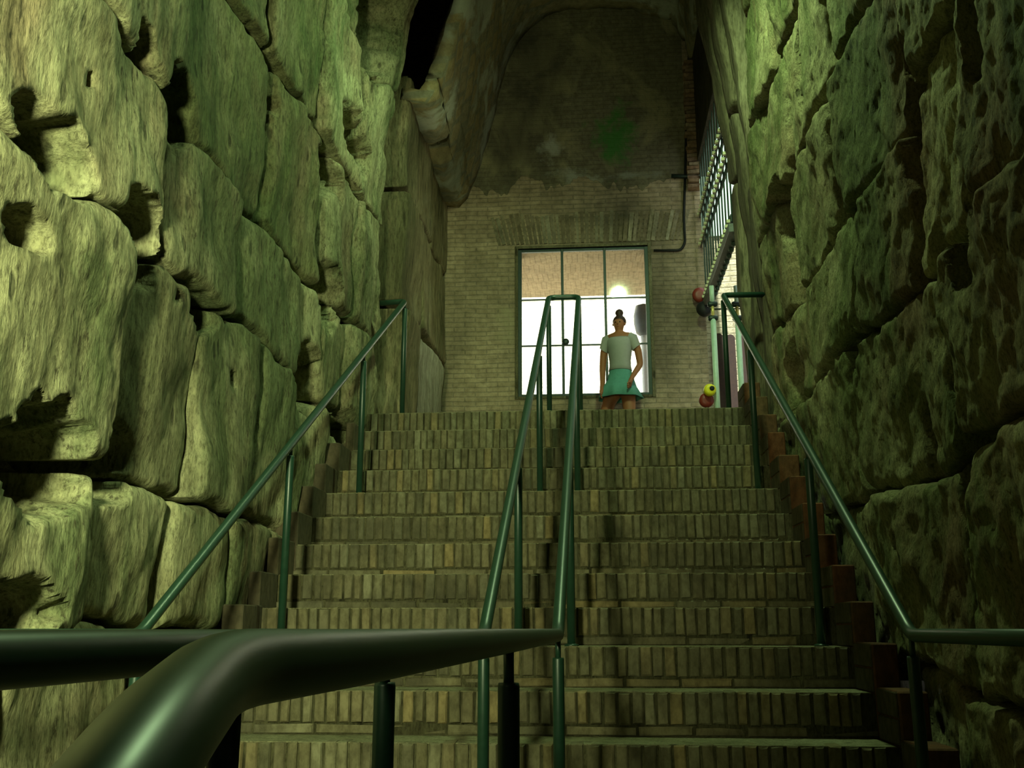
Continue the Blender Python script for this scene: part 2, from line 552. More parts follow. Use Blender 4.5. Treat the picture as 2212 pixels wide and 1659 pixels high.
# ------------------------------------------------------------------ tufa blocks
class Wall:
    def __init__(s, parent, x0, side, mat, seed, warp, rough, res, holes=(), flute=0.0, lean=None, depth=0.37):
        s.__dict__.update(parent=parent, x0=x0, side=side, mat=mat, seed=seed, warp=warp, rough=rough, res=res, holes=holes, flute=flute, lean=lean, depth=depth)

    def block(s, y0, y1, z0, z1, off=0.0, k=0.16, gap=0.006, rad=0.055, tilt=(0, 0), jit=0.05, mat=None):
        R = random.uniform
        q = [(y0 + R(-jit, jit) * .6, z0), (y1 + R(-jit, jit) * .6, z0), (y1 + R(-jit, jit) * .6, z1), (y0 + R(-jit, jit) * .6, z1)]
        # leave out blocks the photograph shows nothing of
        pr = [pj(s.x0, max(a, 0.3), b) for a, b in q] + [pj(s.x0, max((y0 + y1) / 2, .3), (z0 + z1) / 2)]
        if all(p[0] < -30 for p in pr) or all(p[0] > 2242 for p in pr) or all(p[1] < -40 for p in pr) or all(p[1] > 1700 for p in pr):
            return None
        W, H = y1 - y0, z1 - z0
        dist = max((y0 + y1) / 2, 2.5)
        res = s.res * dist / 3.5
        nu, nv = int(np.clip(W / res, 8, 90)), int(np.clip(H / res, 8, 110))
        def par(n):
            t = np.linspace(-1, 1, n)
            t = t * (1.4 - 0.4 * t * t)
            return np.concatenate([[-1], t, [1]])
        tu, tv = par(nu), par(nv)
        U, V = np.meshgrid(tu, tv)
        deep = np.zeros_like(U, bool); deep[0, :] = deep[-1, :] = True; deep[:, 0] = deep[:, -1] = True
        gu, gv = 1 - 2 * gap / W, 1 - 2 * gap / H
        u = U * np.sqrt(1 - k * V * V / 2) * gu
        v = V * np.sqrt(1 - k * U * U / 2) * gv
        a, b = (u + 1) / 2, (v + 1) / 2
        Y = q[0][0] * (1 - a) * (1 - b) + q[1][0] * a * (1 - b) + q[2][0] * a * b + q[3][0] * (1 - a) * b
        Z = q[0][1] * (1 - a) * (1 - b) + q[1][1] * a * (1 - b) + q[2][1] * a * b + q[3][1] * (1 - a) * b
        sd = s.seed
        Yw = Y + s.warp * fbm(Y * 1.7, Z * 1.7, sd, 3) + 0.25 * s.warp * fbm(Y * 9, Z * 9, sd + 5, 2)
        Zw = Z + s.warp * fbm(Y * 1.7 + 40, Z * 1.7, sd + 9, 3) + 0.25 * s.warp * fbm(Y * 9, Z * 9, sd + 15, 2)
        e = np.minimum((1 - np.abs(U)) * W / 2, (1 - np.abs(V)) * H / 2)
        e = np.maximum(e + 0.5 * rad * fbm(Yw * 5, Zw * 5, sd + 3, 3) * (e > 0.004), 0)
        t = np.clip(e / rad, 0, 1)
        h = off * 0.7 - rad * 0.9 * (1 - np.sqrt(np.clip(1 - (1 - t) ** 2, 0, 1)))
        h = h + tilt[0] * U + tilt[1] * V
        bs = R(0, 50)
        h = h + 0.06 * (fbm(Yw * 1.3 + bs, Zw * 1.3, sd + 21, 3)) 
        h = h + s.rough * (fbm(Yw * 5, Zw * 3.2, sd + 31, 5))
        if s.flute:
            amp = s.flute * np.clip((Yw - 4.6) / 1.6, 0.1, 1)
            h = h + amp * ridge(Yw * 7, Zw * 0.55, sd + 41, 3)
        else:
            sl = Yw * 0.8 - Zw * 0.55
            h = h + 0.016 * ridge(sl * 4, (Zw * .8 + Yw * .3) * 1.6, sd + 51, 4)
            h = h + 0.022 * np.clip(fbm(sl * 2.6, Zw * 1.3, sd + 71, 4), -0.1, 0.12) * 2      # crust flaked off in plates
            h = h + 0.014 * fbm(Yw * 22, Zw * 14, sd + 81, 3)
        for (hy, hz, ry, rz, dp) in s.holes:
            qd = np.sqrt(((Yw - hy) / ry) ** 2 + ((Zw - hz) / rz) ** 2) + 0.55 * fbm(Yw * 6, Zw * 6, sd + 61, 3)
            w = np.clip((1.15 - qd) / 0.75, 0, 1)
            h = h - dp * np.minimum(1.6 * w, 0.55 * w + 0.55) * (w > 0)
        h = np.where(deep, -s.depth, h)
        X = s.x0 - s.side * h
        if s.lean is not None:
            X = X - s.side * s.lean(Yw, Zw)
        vv = np.stack([X, Yw, Zw], -1).reshape(-1, 3)
        ny, nx = U.shape
        i = np.arange(ny - 1)[:, None] * nx + np.arange(nx - 1)[None, :]
        quads = np.stack([i, i + 1, i + nx + 1, i + nx], -1).reshape(-1, 4)
        if s.side < 0:
            pass
        else:
            quads = quads[:, ::-1]
        me = bpy.data.meshes.new('tufa_block')
        me.vertices.add(len(vv)); me.vertices.foreach_set('co', vv.ravel().astype(np.float32))
        me.loops.add(quads.size); me.loops.foreach_set('vertex_index', quads.ravel().astype(np.int32))
        me.polygons.add(len(quads)); me.polygons.foreach_set('loop_start', np.arange(len(quads)) * 4)
        me.polygons.foreach_set('use_smooth', [True] * len(quads))
        me.update(calc_edges=True); me.validate()
        return link('tufa_block', me, mat or s.mat, s.parent)

    def course(s, z0, z1, ys, offs=None, mossy=(), **kw):
        for i in range(len(ys) - 1):
            if i in mossy: kw['mat'] = M['tufa_moss']
            elif mossy: kw.pop('mat', None)
            o = offs[i] if offs and i < len(offs) else random.uniform(-0.03, 0.04)
            s.block(ys[i], ys[i + 1], z0, z1, o, tilt=(random.uniform(-.012, .012), random.uniform(-.008, .016)), **kw)


def hole(px, py, X, ry, rz, dp):
    p = at(px, py, X=X)
    return (p.y, p.z, ry * 1.08, rz * 1.08, dp * 1.5)


XWL = -1.72
hl = [hole(283, 515, XWL, 0.17, 0.15, 0.33), hole(75, 985, XWL, 0.27, 0.15, 0.33), hole(255, 1005, XWL, 0.15, 0.13, 0.3),
      hole(85, 335, XWL, 0.15, 0.10, 0.28), hole(395, 235, XWL, 0.20, 0.16, 0.20), hole(712, 375, XWL, 0.20, 0.16, 0.26),
      hole(706, 640, XWL, 0.20, 0.16, 0.26), hole(672, 825, XWL, 0.24, 0.17, 0.26), hole(450, 675, XWL, 0.14, 0.07, 0.2),
      hole(760, 300, XWL, 0.35, 0.14, 0.3), hole(300, 105, XWL, 0.09, 0.07, 0.16), hole(25, 250, XWL, 0.10, 0.06, 0.22),
      hole(15, 500, XWL, 0.10, 0.05, 0.16), hole(790, 40, XWL, 0.30, 0.45, 0.4), hole(20, 1320, XWL, 0.24, 0.08, 0.2),
      hole(612, 228, XWL, 0.03, 0.04, 0.1), hole(505, 820, XWL, 0.02, 0.03, 0.08), hole(745, 935, XWL, 0.22, 0.14, 0.25),
      hole(385, 640, XWL, 0.025, 0.03, 0.06), hole(155, 175, XWL, 0.02, 0.025, 0.06)]
lean_l = lambda y, z: 0.35 * np.clip((z - 4.2) / 2.2, 0, 2) ** 2 * np.clip((y - 6.3) / 1.0, 0, 1)
WL = Wall(wall_left, XWL, -1, M['tufa_pale'], 3, 0.10, 0.030, 0.016, hl, flute=0.040, lean=lean_l)
WL.course(-0.10, 0.98, [1.5, 2.95, 3.9, 4.7, 5.4], [0.0, -0.05, 0, 0])
WL.course(0.98, 1.50, [2.1, 3.32, 4.02, 4.65, 5.3, 5.9], [0.06, -0.05, -0.02, 0.0, 0])
WL.course(1.50, 2.40, [2.2, 3.33, 4.15, 4.88, 5.78, 6.5, 7.5], [0.08, -0.02, 0.02, 0.0, -0.03, 0.04])
WL.course(2.40, 3.10, [2.2, 3.64, 4.55, 6.08, 6.75, 7.5], [0.09, 0.01, -0.01, 0.0, 0.06], mossy=(9,))
WL.course(3.10, 4.12, [2.7, 3.62, 4.95, 6.05, 6.75, 7.5], [0.07, -0.08, -0.04, 0.02, 0.05], mossy=(1, 2))
WL.course(4.12, 5.30, [3.4, 4.8, 5.85, 6.75, 7.55], [-0.05, -0.02, 0.04, 0.06], mossy=(0, 1))
WL.course(5.30, 6.70, [4.3, 5.6, 6.8, 7.6], [0, 0, 0.05])

XWR = 1.30
hr = [hole(2100, 470, XWR, 0.10, 0.20, 0.42), hole(2042, 690, XWR, 0.075, 0.30, 0.42), hole(2085, 1010, XWR, 0.075, 0.30, 0.42),
      hole(1948, 180, XWR, 0.08, 0.46, 0.40), hole(1690, 470, XWR, 0.16, 0.25, 0.30), hole(1700, 560, XWR, 0.10, 0.22, 0.30), hole(1700, 830, XWR, 0.16, 0.22, 0.26),
      hole(2125, 60, XWR, 0.06, 0.16, 0.32), hole(1985, 950, XWR, 0.05, 0.12, 0.2), hole(1720, 130, XWR, 0.08, 0.25, 0.2),
      hole(1950, 1170, XWR, 0.02, 0.03, 0.1), hole(1840, 740, XWR, 0.04, 0.14, 0.14), hole(2155, 440, XWR, 0.02, 0.02, 0.1)]
WR = Wall(wall_right, XWR, 1, M['tufa_crust'], 11, 0.13, 0.022, 0.0115, hr, depth=0.34)
WR.course(-0.10, 0.75, [1.6, 2.6, 3.4, 4.4], [0, -0.03, -0.04])
WR.course(0.75, 1.55, [2.0, 3.56, 4.87, 6.0], [0.03, 0.0, -0.05])
WR.course(1.55, 2.30, [2.3, 3.48, 4.9, 5.9, 7.25], [0.07, -0.04, -0.02, -0.03], k=0.25)
WR.course(2.30, 3.00, [2.2, 3.14, 3.78, 4.65, 5.85, 7.25], [0.06, 0.0, 0.0, 0.0, -0.05], k=0.25)
WR.course(3.00, 3.80, [2.2, 2.98, 3.72, 5.0, 6.1, 7.25], [0.05, 0.05, -0.05, 0.0, -0.03], k=0.25)
WR.course(3.80, 4.70, [2.9, 3.72, 4.9, 6.0, 7.25], [0.03, -0.03, 0.0, 0.0])
WR.course(4.70, 5.70, [4.0, 5.1, 6.2, 7.25], [0, 0.0, 0.0])
WR.course(5.70, 6.90, [4.8, 6.0, 7.25], [0, 0])

# tall upright slabs of the pier at the head of the steps (right)
lean_r = lambda y, z: 0.13 * np.clip((z - 3.9) / 1.8, 0, 2) ** 1.6
WP = Wall(wall_right, 1.285, 1, M['pier'], 23, 0.04, 0.008, 0.022, (), flute=0.004, lean=lean_r, depth=0.42)
WP.block(7.26, 7.50, 2.30, 4.35, -0.04, jit=0.01, rad=0.03, gap=0.012)
WP.block(7.26, 7.47, 4.35, 7.00, -0.05, jit=0.01, rad=0.03, gap=0.012)
WP.block(7.50, 7.76, 2.30, 5.10, -0.01, jit=0.01, rad=0.03, gap=0.012)
WP.block(7.47, 7.76, 5.10, 7.20, -0.02, jit=0.01, rad=0.03, gap=0.012)
WP.block(7.76, 8.04, 2.30, 4.60, 0.03, jit=0.01, rad=0.03, gap=0.012)
WP.block(7.76, 8.04, 4.60, 7.30, 0.04, jit=0.01, rad=0.03, gap=0.012)

struct(box('wall_pier', (1.50, 2.5, 7.80, 8.04, -0.3, 8.9), M['backing']))

# smoother brown blocks of the left wall along the upper landing
XBL = -1.56
WB = Wall(wall_left, XBL, -1, M['tufa_brown'], 31, 0.05, 0.012, 0.022, [hole(848, 450, XBL, 0.14, 0.10, 0.2)], flute=0.010, depth=0.5)
M['tufa_grey'] = stone('tufa_grey', (0.36, 0.31, 0.25), (0.48, 0.43, 0.35), (0.55, 0.50, 0.42), (0.12, 0.09, 0.06), 0.6, stretch=0.14)  # paler stone; the window light on this block is also put into its colour
WB.course(2.2, 3.66, [7.95, 8.6], [0.03], rad=0.04)
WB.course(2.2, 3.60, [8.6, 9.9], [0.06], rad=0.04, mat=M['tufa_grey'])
WB.course(2.2, 3.66, [9.9, 10.32], [0.0], rad=0.04)
WB.course(3.66, 4.70, [7.95, 8.8, 10.32], [0.0, 0.0], rad=0.04)
WB.course(4.70, 5.85, [7.95, 9.3, 10.32], [0.0, -0.01], rad=0.04)

# ------------------------------------------------------------------ end wall, vault, roof over the landing
w0, w1 = at(1119, 538, Y=YE), at(1410, 852, Y=YE)
WX0, WX1, WZ0, WZ1 = w0.x, w1.x, w1.z, w0.z
XE0, XE1 = -1.62, at(1521, 600, Y=YE).x
v, f = boxes([(-3.0, WX0, YE, YE + 0.30, ZTOP - .1, 8.9), (WX1, XE1, YE, YE + 0.30, ZTOP - .1, 8.9),
              (WX0, WX1, YE, YE + 0.30, ZTOP - .1, WZ0), (WX0, WX1, YE, YE + 0.30, WZ1, 8.9)])
wall_back = struct(obj('wall_back', v, f, M['end_wall']))
# barrel vault, a half ellipse
ZS, ZC = 5.72, 7.95
sec = [at(*p, Y=YE) for p in ((975, 440), (990, 420), (1004, 385), (1028, 320), (1052, 220), (1085, 100), (1150, 25), (1250, -5), (1370, 5), (1450, 22), (1492, 60), (1508, 130))]
sec = fillet(sec, 0.25, 4)
sec[0].x = XBL - 0.05
sec[0].z = 5.70
v, f = [], []
NA, NY = len(sec) - 1, 14
for j in range(NY + 1):
    y = 7.95 + (YE + 0.06 - 7.95) * j / NY
    for i, p in enumerate(sec):
        wob = 0.02 * math.sin(0.9 * i + 3 * y) + 0.012 * math.sin(2.1 * i - 7 * y)
        v.append((p.x + wob * 0.7, y, p.z + wob))
for j in range(NY):
    for i in range(NA):
        n = j * (NA + 1) + i
        f.append((n, n + 1, n + NA + 2, n + NA + 1))
vault = struct(obj('ceiling_vault', v, f, M['vault'], smooth=True))
sm = vault.modifiers.new('thickness', 'SOLIDIFY'); sm.thickness = 0.12; sm.offset = -1
struct(box('ceiling_roof', (-3.0, 1.24, 7.9, 12.3, 8.6, 8.9), M['backing']))
# spandrel wall closing the right side above the grille, between vault and roof
struct(box('wall_spandrel', (1.235, 1.38, 8.0, YE + 0.3, at(1558, 150, X=1.26).z + 0.03, 8.9), M['backing']))

# old sooty plaster clinging to the upper end wall, with a ragged lower edge
M['plaster'] = masonry('sooty_plaster', (0.22, 0.195, 0.12), (0.19, 0.17, 0.11), (0.17, 0.15, 0.10), 0.24, 0.052, 'XZY', soot=0.85, bumpd=0.004, patch=(0.27, 0.24, 0.14),
                       stains=[(moss.x, moss.z, 0.24, 0.40, (0.05, 0.19, 0.035)), (lime.x, lime.z, 0.14, 0.16, (0.36, 0.36, 0.30)),
                               (lime2.x - .1, lime2.z, 0.30, 0.12, (0.30, 0.30, 0.24)), (lime2.x + .55, lime2.z + .02, 0.35, 0.05, (0.24, 0.24, 0.19))])
zpl = at(1260, 398, Y=YE).z
n = 160
xs = np.linspace(XE0, XE1 - 0.13, n)
ed = zpl + 0.16 * fbm(xs * 3, xs * 0 + 2.0, 5, 5) + 0.10 * fbm(xs * 16, xs * 0 + 7.0, 8, 3)
v = [(x, YE - 0.006, e) for x, e in zip(xs, ed)] + [(x, YE - 0.010, 8.7) for x in xs] + [(x, YE + 0.01, e) for x, e in zip(xs, ed)]
f = [(i, i + 1, n + i + 1, n + i) for i in range(n - 1)] + [(2 * n + i, 2 * n + i + 1, i + 1, i) for i in range(n - 1)]
obj('plaster', v, f, M['plaster'], wall_back)

# exposed red brick jamb at the corner beside the grille
jamb = thing('wall_jamb', kind='structure')
bz = at(1500, 400, Y=YE - .1).z
zt = at(1500, 130, Y=YE - .1).z
jm = []
for s_ in range(4):
    v = boxv(-0.065, 0.065, -0.06, 0.06, -0.021, 0.021)
    v = [tuple(c + random.uniform(-.006, .006) for c in p) for p in v]
    jm.append(mesh('brick', v, BF))
z = bz
i = 0
while z < zt:
    o = link('brick', jm[i % 4], M['red_brick'], jamb)
    o.location = (XE1 - 0.065 + random.uniform(-.014, .014), YE - 0.05 + random.uniform(-.02, .02), z)
    o.rotation_euler = (0, random.uniform(-.04, .04), random.uniform(-.12, .12))
    z += 0.052; i += 1
box('mortar_core', (XE1 - 0.11, XE1 - 0.02, YE - 0.07, YE + 0.01, bz - .02, zt), M['mortar'], jamb)

# fanned bricks of the flat arch over the window
vz0 = WZ1 + 0.05
vcx = (WX0 + WX1) / 2
n_v = 40
vh = 0.36
arch = thing('trim_1', kind='structure')
for i in range(n_v):
    t = (i + 0.5) / n_v * 2 - 1
    x = vcx + 0.08 + t * 1.02
    ang = t * 0.26
    w = 0.0185 + random.uniform(-.004, .004)
    d = random.uniform(0.006, 0.02)
    hh = vh * random.uniform(0.88, 1.04)
    vv = [(-w * .92, -d, 0), (w * .92, -d, 0), (w * .92, .05, 0), (-w * .92, .05, 0), (-w * 1.1, -d, hh), (w * 1.1, -d, hh), (w * 1.1, .05, hh), (-w * 1.1, .05, hh)]
    o = obj('brick', vv, BF, M['voussoir'], arch)
    o.location = (x, YE, vz0)
    o.rotation_euler = (0, ang, 0)

# ------------------------------------------------------------------ staircase
stairs = thing('staircase', kind='structure', loc=(0, Y1, 0))
bpy.context.view_layer.update()
SP = Vector((0, Y1, 0))


def under(o, parent):                       # keep world placement under a moved parent
    o.parent = parent
    o.matrix_parent_inverse = Matrix.Translation(-SP) if parent is stairs else Matrix.Identity(4)
    return o


def soldier(w, h, d):
    """an upright brick with worn front edges, front face at y = 0"""
    r = random.uniform
    c = 0.006
    v = [(-w, c, 0), (w, c, 0), (w, d, 0), (-w, d, 0), (-w, c, h), (w, c, h), (w, d, h), (-w, d, h),
         (-w + c, 0, c), (w - c, 0, c), (w - c, 0, h - c), (-w + c, 0, h - c)]
    v = [(x + r(-.0015, .0015), y + r(-.003, .003), z + r(-.003, .003)) for x, y, z in v]
    fc = [(0, 3, 2, 1), (4, 5, 6, 7), (1, 2, 6, 5), (2, 3, 7, 6), (3, 0, 4, 7), (8, 9, 10, 11), (0, 1, 9, 8), (1, 5, 10, 9), (5, 4, 11, 10), (4, 0, 8, 11)]
    return v, fc


SH, FH = 0.128, 0.036                        # upright course and flat course under it
sold = []
for i in range(12):
    sold.append((random.uniform(0.0215, 0.0285), soldier(random.uniform(0.0215, 0.0285), SH, 0.10)))
sold = []
for i in range(12):
    w = 0.0180 + 0.0075 * i / 11
    sold.append((w, mesh('brick', *soldier(w, SH, 0.10))))
flat = []
for i in range(6):
    w = 0.10 + 0.045 * i / 5
    vv, ff = soldier(w, FH, 0.10)
    flat.append((w, mesh('flat_brick', vv, ff)))

far_v, far_f = [], []
count = 0
for k in range(1, NSTEP + 1):
    y, z = step_y(k), step_z(k)
    zb = step_z(k - 1) if k > 1 else 0.0
    rise = z - zb
    core = obj('step', *boxes([(XL - 0.10, XR + 0.14, y + 0.010, y + RUN + 0.16, zb - (0.25 if k > 1 else 0), z - 0.003)]), M['step_core'], None)
    under(core, stairs)
    tread = box('tread', (XL, XR, y + 0.012, y + RUN + 0.012, z - 0.012, z + 0.001), M['tread'], core)
    if k < 3:
        continue                              # hidden below the frame
    individual = count < 300
    x = XL + (0.02 if k % 2 else 0.0)
    sc = (rise - FH - 0.014) / SH
    while x < XR - 0.03:
        w, me = random.choice(sold)
        if x + 2 * w > XR + 0.005:
            break
        dx, dy, dz = x + w, y + random.uniform(-.005, .004), z - sc * SH + random.uniform(-.004, .002)
        if individual and count < 300 and not (dx < -0.75 and k < 5):
            o = link('brick', me, M['step_brick'], core)
            o.location = (dx, dy, dz); o.scale = (1, 1, sc)
            o.rotation_euler = (0, random.uniform(-.02, .02), 0)
            count += 1
        else:
            n = len(far_v)
            an = random.uniform(-.02, .02)
            far_v += [(p.co.x + dx + p.co.z * an, p.co.y + dy, p.co.z * sc + dz) for p in me.vertices]
            far_f += [tuple(q + n for q in pl.vertices) for pl in me.polygons]
        x += 2 * w + random.uniform(0.006, 0.012)
    x = XL - random.uniform(0, 0.1)
    while x < XR:
        w, me = random.choice(flat)
        if x + 2 * w > XR + 0.1:
            break
        o = link('flat_brick', me, M['step_brick'], core)
        o.location = (x + w, y + random.uniform(.000, .010), zb + 0.004)
        x += 2 * w + random.uniform(0.006, 0.012)
far = obj('brick_courses', far_v, far_f, M['step_brick'])
under(far, stairs)
far['kind'] = 'stuff'

# stepped brick curbs at both ends of the steps
curb_r = thing('curb', kind='structure')
for k in range(2, NSTEP + 1):
    y, z = step_y(k), step_z(k)
    zt = step_z(k + 1) if k < NSTEP else z + 0.16
    zt += 0.02 + random.uniform(-.012, .012)
    x0 = XR + 0.012 + random.uniform(-.006, .006)
    x1 = x0 + 0.10 + random.uniform(-.006, .03)
    a = box('curb_block', (x0 + 0.004, x1, y + random.uniform(-.006, .01), y + RUN + 0.05, z - 0.17, zt), M['curb_brick'], curb_r, 0.006)
    hm = (zt + z) / 2
    for (za, zb2) in ((z + 0.002, hm - 0.004), (hm + 0.004, zt - 0.004)):
        box('side_brick', (x0 - 0.004, x0 + 0.03, y + 0.010, y + RUN - 0.01, za, zb2), M['curb_dark'], curb_r, 0.004)
curb_l = thing('curb', kind='structure')
for k in range(4, NSTEP - 1):
    y, z = step_y(k), step_z(k)
    zt = step_z(k + 1) + 0.01 + random.uniform(-.012, .012)
    x1 = XL - 0.005 + random.uniform(-.01, .03)
    w = random.choice((0.06, 0.10, 0.13))
    box('curb_block', (x1 - w, x1, y + random.uniform(0, .02), y + RUN, z - 0.17, zt), M['curb_dark'], curb_l, 0.006)

# ------------------------------------------------------------------ handrails
RR, PR = 0.0213, 0.0195
RS = (3.436 - 0.935) / (7.3 - 3.42)


def rail_z(y): return 0.935 + max(0, y - 3.42) * RS


def tread_at(y):
    if y < Y1: return 0.0
    k = min(NSTEP, int((y - Y1) / RUN) + 1)
    return step_z(k)


def post(parent, x, y, ground=None, label=None):
    g = tread_at(y) if ground is None else ground
    top = rail_z(y) - 0.020 - (0.040 if y > 3.5 else 0.052)
    v, f = tube([(x, y, g - 0.01), (x, y, top - 0.006), (x, y, top)], [PR, PR, PR * 0.93], 16)
    p = obj('post', v, f, M['rail'], parent, True)
    v, f = tube([(x, y, top - 0.01), (x, y, rail_z(y) - 0.008)], 0.0095, 10)
    obj('bracket', v, f, M['rail'], p, True)
    v, f = lathe([(PR * 1.7, g), (PR * 1.7, g + 0.008), (PR * 1.1, g + 0.012)], 16, (x, y, 0))
    obj('foot_plate', v, f, M['rail'], p, True)
    return p


def rail(parent, pts, r=0.05, n=20):
    v, f = tube(fillet(pts, r), RR, n)
    return obj('rail', v, f, M['rail'], parent, True)


# left
XLB, XLT = -1.562, -1.421
hl_ = thing('handrail', 'green painted tubular handrail climbing beside the pale left block wall', 'handrail')
rail(hl_, [(XLB - 0.02, 0.9, 0.935), (XLB, 3.42, 0.935), (XLT, 7.3, 3.436), (XLT - 0.20, 7.33, 3.436)], 0.05)
lx = lambda y: XLB + (XLT - XLB) * (y - 3.42) / (7.3 - 3.42)
for y in (1.85, 3.42, 4.86, 6.17, 7.30):
    post(hl_, lx(max(y, 3.42)), y)
# right
XRB, XRT = 1.027, 1.028
hr_ = thing('handrail', 'dark green tubular handrail on the right beside the rough rock wall', 'handrail')
rail(hr_, [(XRB + 0.01, 0.9, 0.935), (XRB, 3.42, 0.935), (XRT, 7.30, 3.420), (1.34, 7.31, 3.420)], 0.05)
for y in (1.85, 3.43, 4.76, 6.22, 7.30):
    post(hr_, XRB, y)
# twin centre rails
hc_ = thing('handrail', 'twin green tubular handrails running down the middle of the steps', 'handrail')
c1b, c1t, c2b, c2t = -0.368, -0.300, -0.120, -0.069
near2 = [at(330, 1600, Y=0.375), at(150, 1850, Y=0.30)]
P2 = [near2[1], near2[0], at(470, 1448, Y=0.52), (-0.182, 0.80, 0.935), (-0.153, 1.85, 0.935), (c2b, 3.42, 0.935), (c2t, 7.30, 3.436), (c1t, 7.30, 3.436), (c1b, 3.42, 0.935),
      (-0.378, 1.85, 0.935), (-0.43, 0.62, 0.935), (-0.44, 0.40, 0.86), (-0.45, 0.12, 0.66)]
P2 = [Vector(p) for p in P2]
# lower ends descend with the flight behind the camera
P2.insert(0, near2[1] + Vector((-0.01, -0.20, -0.14)))
rail(hc_, P2, 0.06, 28)
i1 = lambda y: c1b + (c1t - c1b) * (y - 3.42) / 3.88
i2 = lambda y: c2b + (c2t - c2b) * (y - 3.42) / 3.88
for y in (3.42, 4.70, 6.2, 7.28):
    post(hc_, i1(y), y)
    post(hc_, i2(y), y)
post(hc_, -0.376, 1.84)
post(hc_, -0.153, 1.84)
post(hc_, -0.217, 0.60)

# ------------------------------------------------------------------ window
win = thing('window_1', kind='structure', loc=(0, 0, 0))
yf = YE + 0.02
fw_ = 0.028
cols_x = [WX0 + fw_ / 2, at(1215, 650, Y=YE).x, at(1308, 650, Y=YE).x, WX1 - fw_ / 2]
rows_z = [WZ0 + fw_ / 2, at(1265, 743, Y=YE).z, at(1265, 643, Y=YE).z, WZ1 - fw_ / 2]
for i, x in enumerate(cols_x):
    w = fw_ * (0.85 if i in (0, 3) else 0.5)
    box('stile' if i in (0, 3) else 'mullion', (x - w, x + w, yf, yf + 0.045, WZ0, WZ1), M['iron'], win, 0.003)
for i, z in enumerate(rows_z):
    w = fw_ * (0.6 if i in (0, 3) else 0.27)
    box('frame_rail' if i in (0, 3) else 'transom', (WX0, WX1, yf + .004, yf + 0.040, z - w, z + w), M['iron'], win, 0.003)
for i in range(3):
    for j in range(3):
        box('pane', (cols_x[i] + .012, cols_x[i + 1] - .012, yf + .018, yf + .023, rows_z[j] + .008, rows_z[j + 1] - .008), M['glass'], win)
lp = at(1222, 738, Y=YE)
v, f = lathe([(0.004, -0.03), (0.034, -0.03), (0.038, -0.015), (0.034, 0.0), (0.02, 0.01)], 16, (lp.x, yf - 0.0, lp.z), 'Y')
obj('latch', v, f, M['iron'], win, True)
# pale plaster reveal around the opening
for b in ((WX0 - .035, WX0, YE - .012, YE + .29, WZ0 - .03, WZ1 + .03), (WX1, WX1 + .035, YE - .012, YE + .29, WZ0 - .03, WZ1 + .03),
          (WX0, WX1, YE - .012, YE + .06, WZ1, WZ1 + .03), (WX0, WX1, YE - .012, YE + .29, WZ0 - .03, WZ0)):
    box('reveal', b, M['mortar'], win, 0.004)

# passage behind the window and the sunlit court
zso = WZ1 - 0.005
struct(box('ceiling_passage', (-2.6, 1.22, YE + 0.07, 11.95, zso, zso + 0.5), M['soffit']))
struct(box('wall_court', (-6.0, 6.0, 14.6, 14.9, 0, 9.5), M['court_wall']))
struct(box('floor_court', (-6.0, 6.0, 11.5, 16.5, ZTOP - 0.3, ZTOP + 0.004), M['court_wall']))
struct(box('wall_bay', (XE1 - 0.02, 3.4, YE + 0.85, YE + 1.15, ZTOP - .1, 8.4), M['bay_wall']))
M['mint'] = plain('mint_plaster', (0.32, 0.46, 0.37), 0.9, 0, 0.1, 0.1)
box('plaster', (XE1 - 0.02, 3.3, YE + 0.83, YE + 0.86, 5.45, 8.35), M['mint'], bpy.data.objects['wall_bay'])
struct(box('wall_bay_side', (3.3, 3.6, 7.7, YE + 1.2, ZTOP - .1, 8.0), M['bay_wall']))

lan = thing('lantern', 'dark round lantern on a pale post seen through the window panes', 'lantern')
lb = at(1391, 690, Y=11.9)
v, f = lathe([(0.02, 0.20), (0.10, 0.17), (0.125, 0.05), (0.125, -0.06), (0.10, -0.18), (0.04, -0.22)], 18, lb)
obj('lamp_head', v, f, M['lantern'], lan, True)
v, f = lathe([(0.05, -0.20), (0.045, -0.3), (0.045, ZTOP - lb.z + 0.12), (0.09, ZTOP - lb.z + 0.08), (0.1, ZTOP - lb.z + 0.004)], 16, lb)
obj('lamp_post', v, f, M['pale_post'], lan, True)

# ------------------------------------------------------------------ grille in the right-hand opening
XG = 1.26
gr = thing('grille', 'dark iron grille of upright bars and bolted bands above the right opening', 'grille')
ga, gb = at(1527, 640, X=XG), at(1592, 490, X=XG)
yg0, yg1 = 8.06, YE - 0.02
zb_ = (ga.z + gb.z) / 2
ztop_g = at(1558, 150, X=XG).z
nb = 12
for i in range(nb):
    y = yg0 + (yg1 - yg0) * (i + 0.5) / nb
    v, f = tube([(XG, y, zb_), (XG, y, ztop_g - .02), (XG, y, ztop_g + 0.02)], [0.008, 0.008, 0.003], 8)
    obj('bar', v, f, M['bar_iron'], gr, True)
bz_ = [at(1532, 480, X=XG).z, at(1527, 420, X=XG).z, zb_ + 0.07]
nbm = mesh('bolt', boxv(-0.016, 0.016, -0.016, 0.016, -0.014, 0.014), BF)
for j, z in enumerate(bz_):
    for s_ in (-1, 1):
        bd = box('band', (XG + s_ * 0.022 - 0.006, XG + s_ * 0.022 + 0.006, yg0, yg1, z - 0.035, z + 0.035), M['iron'], gr, 0.002)
    for i in range(20):
        y = yg0 + (yg1 - yg0) * (i + 0.5) / 20
        o = link('bolt', nbm, M['bolt'], bd)
        o.location = (XG - 0.040, y, z - 0.012)
bm_ = box('beam', (XG - 0.05, XG + 0.05, yg0, yg1 - .02, zb_ - 0.06, zb_ + 0.02), M['beam_iron'], gr, 0.004)
rb = mesh('stud', *lathe([(0.006, -0.045), (0.020, -0.038), (0.024, -0.015), (0.014, 0.0)], 10))
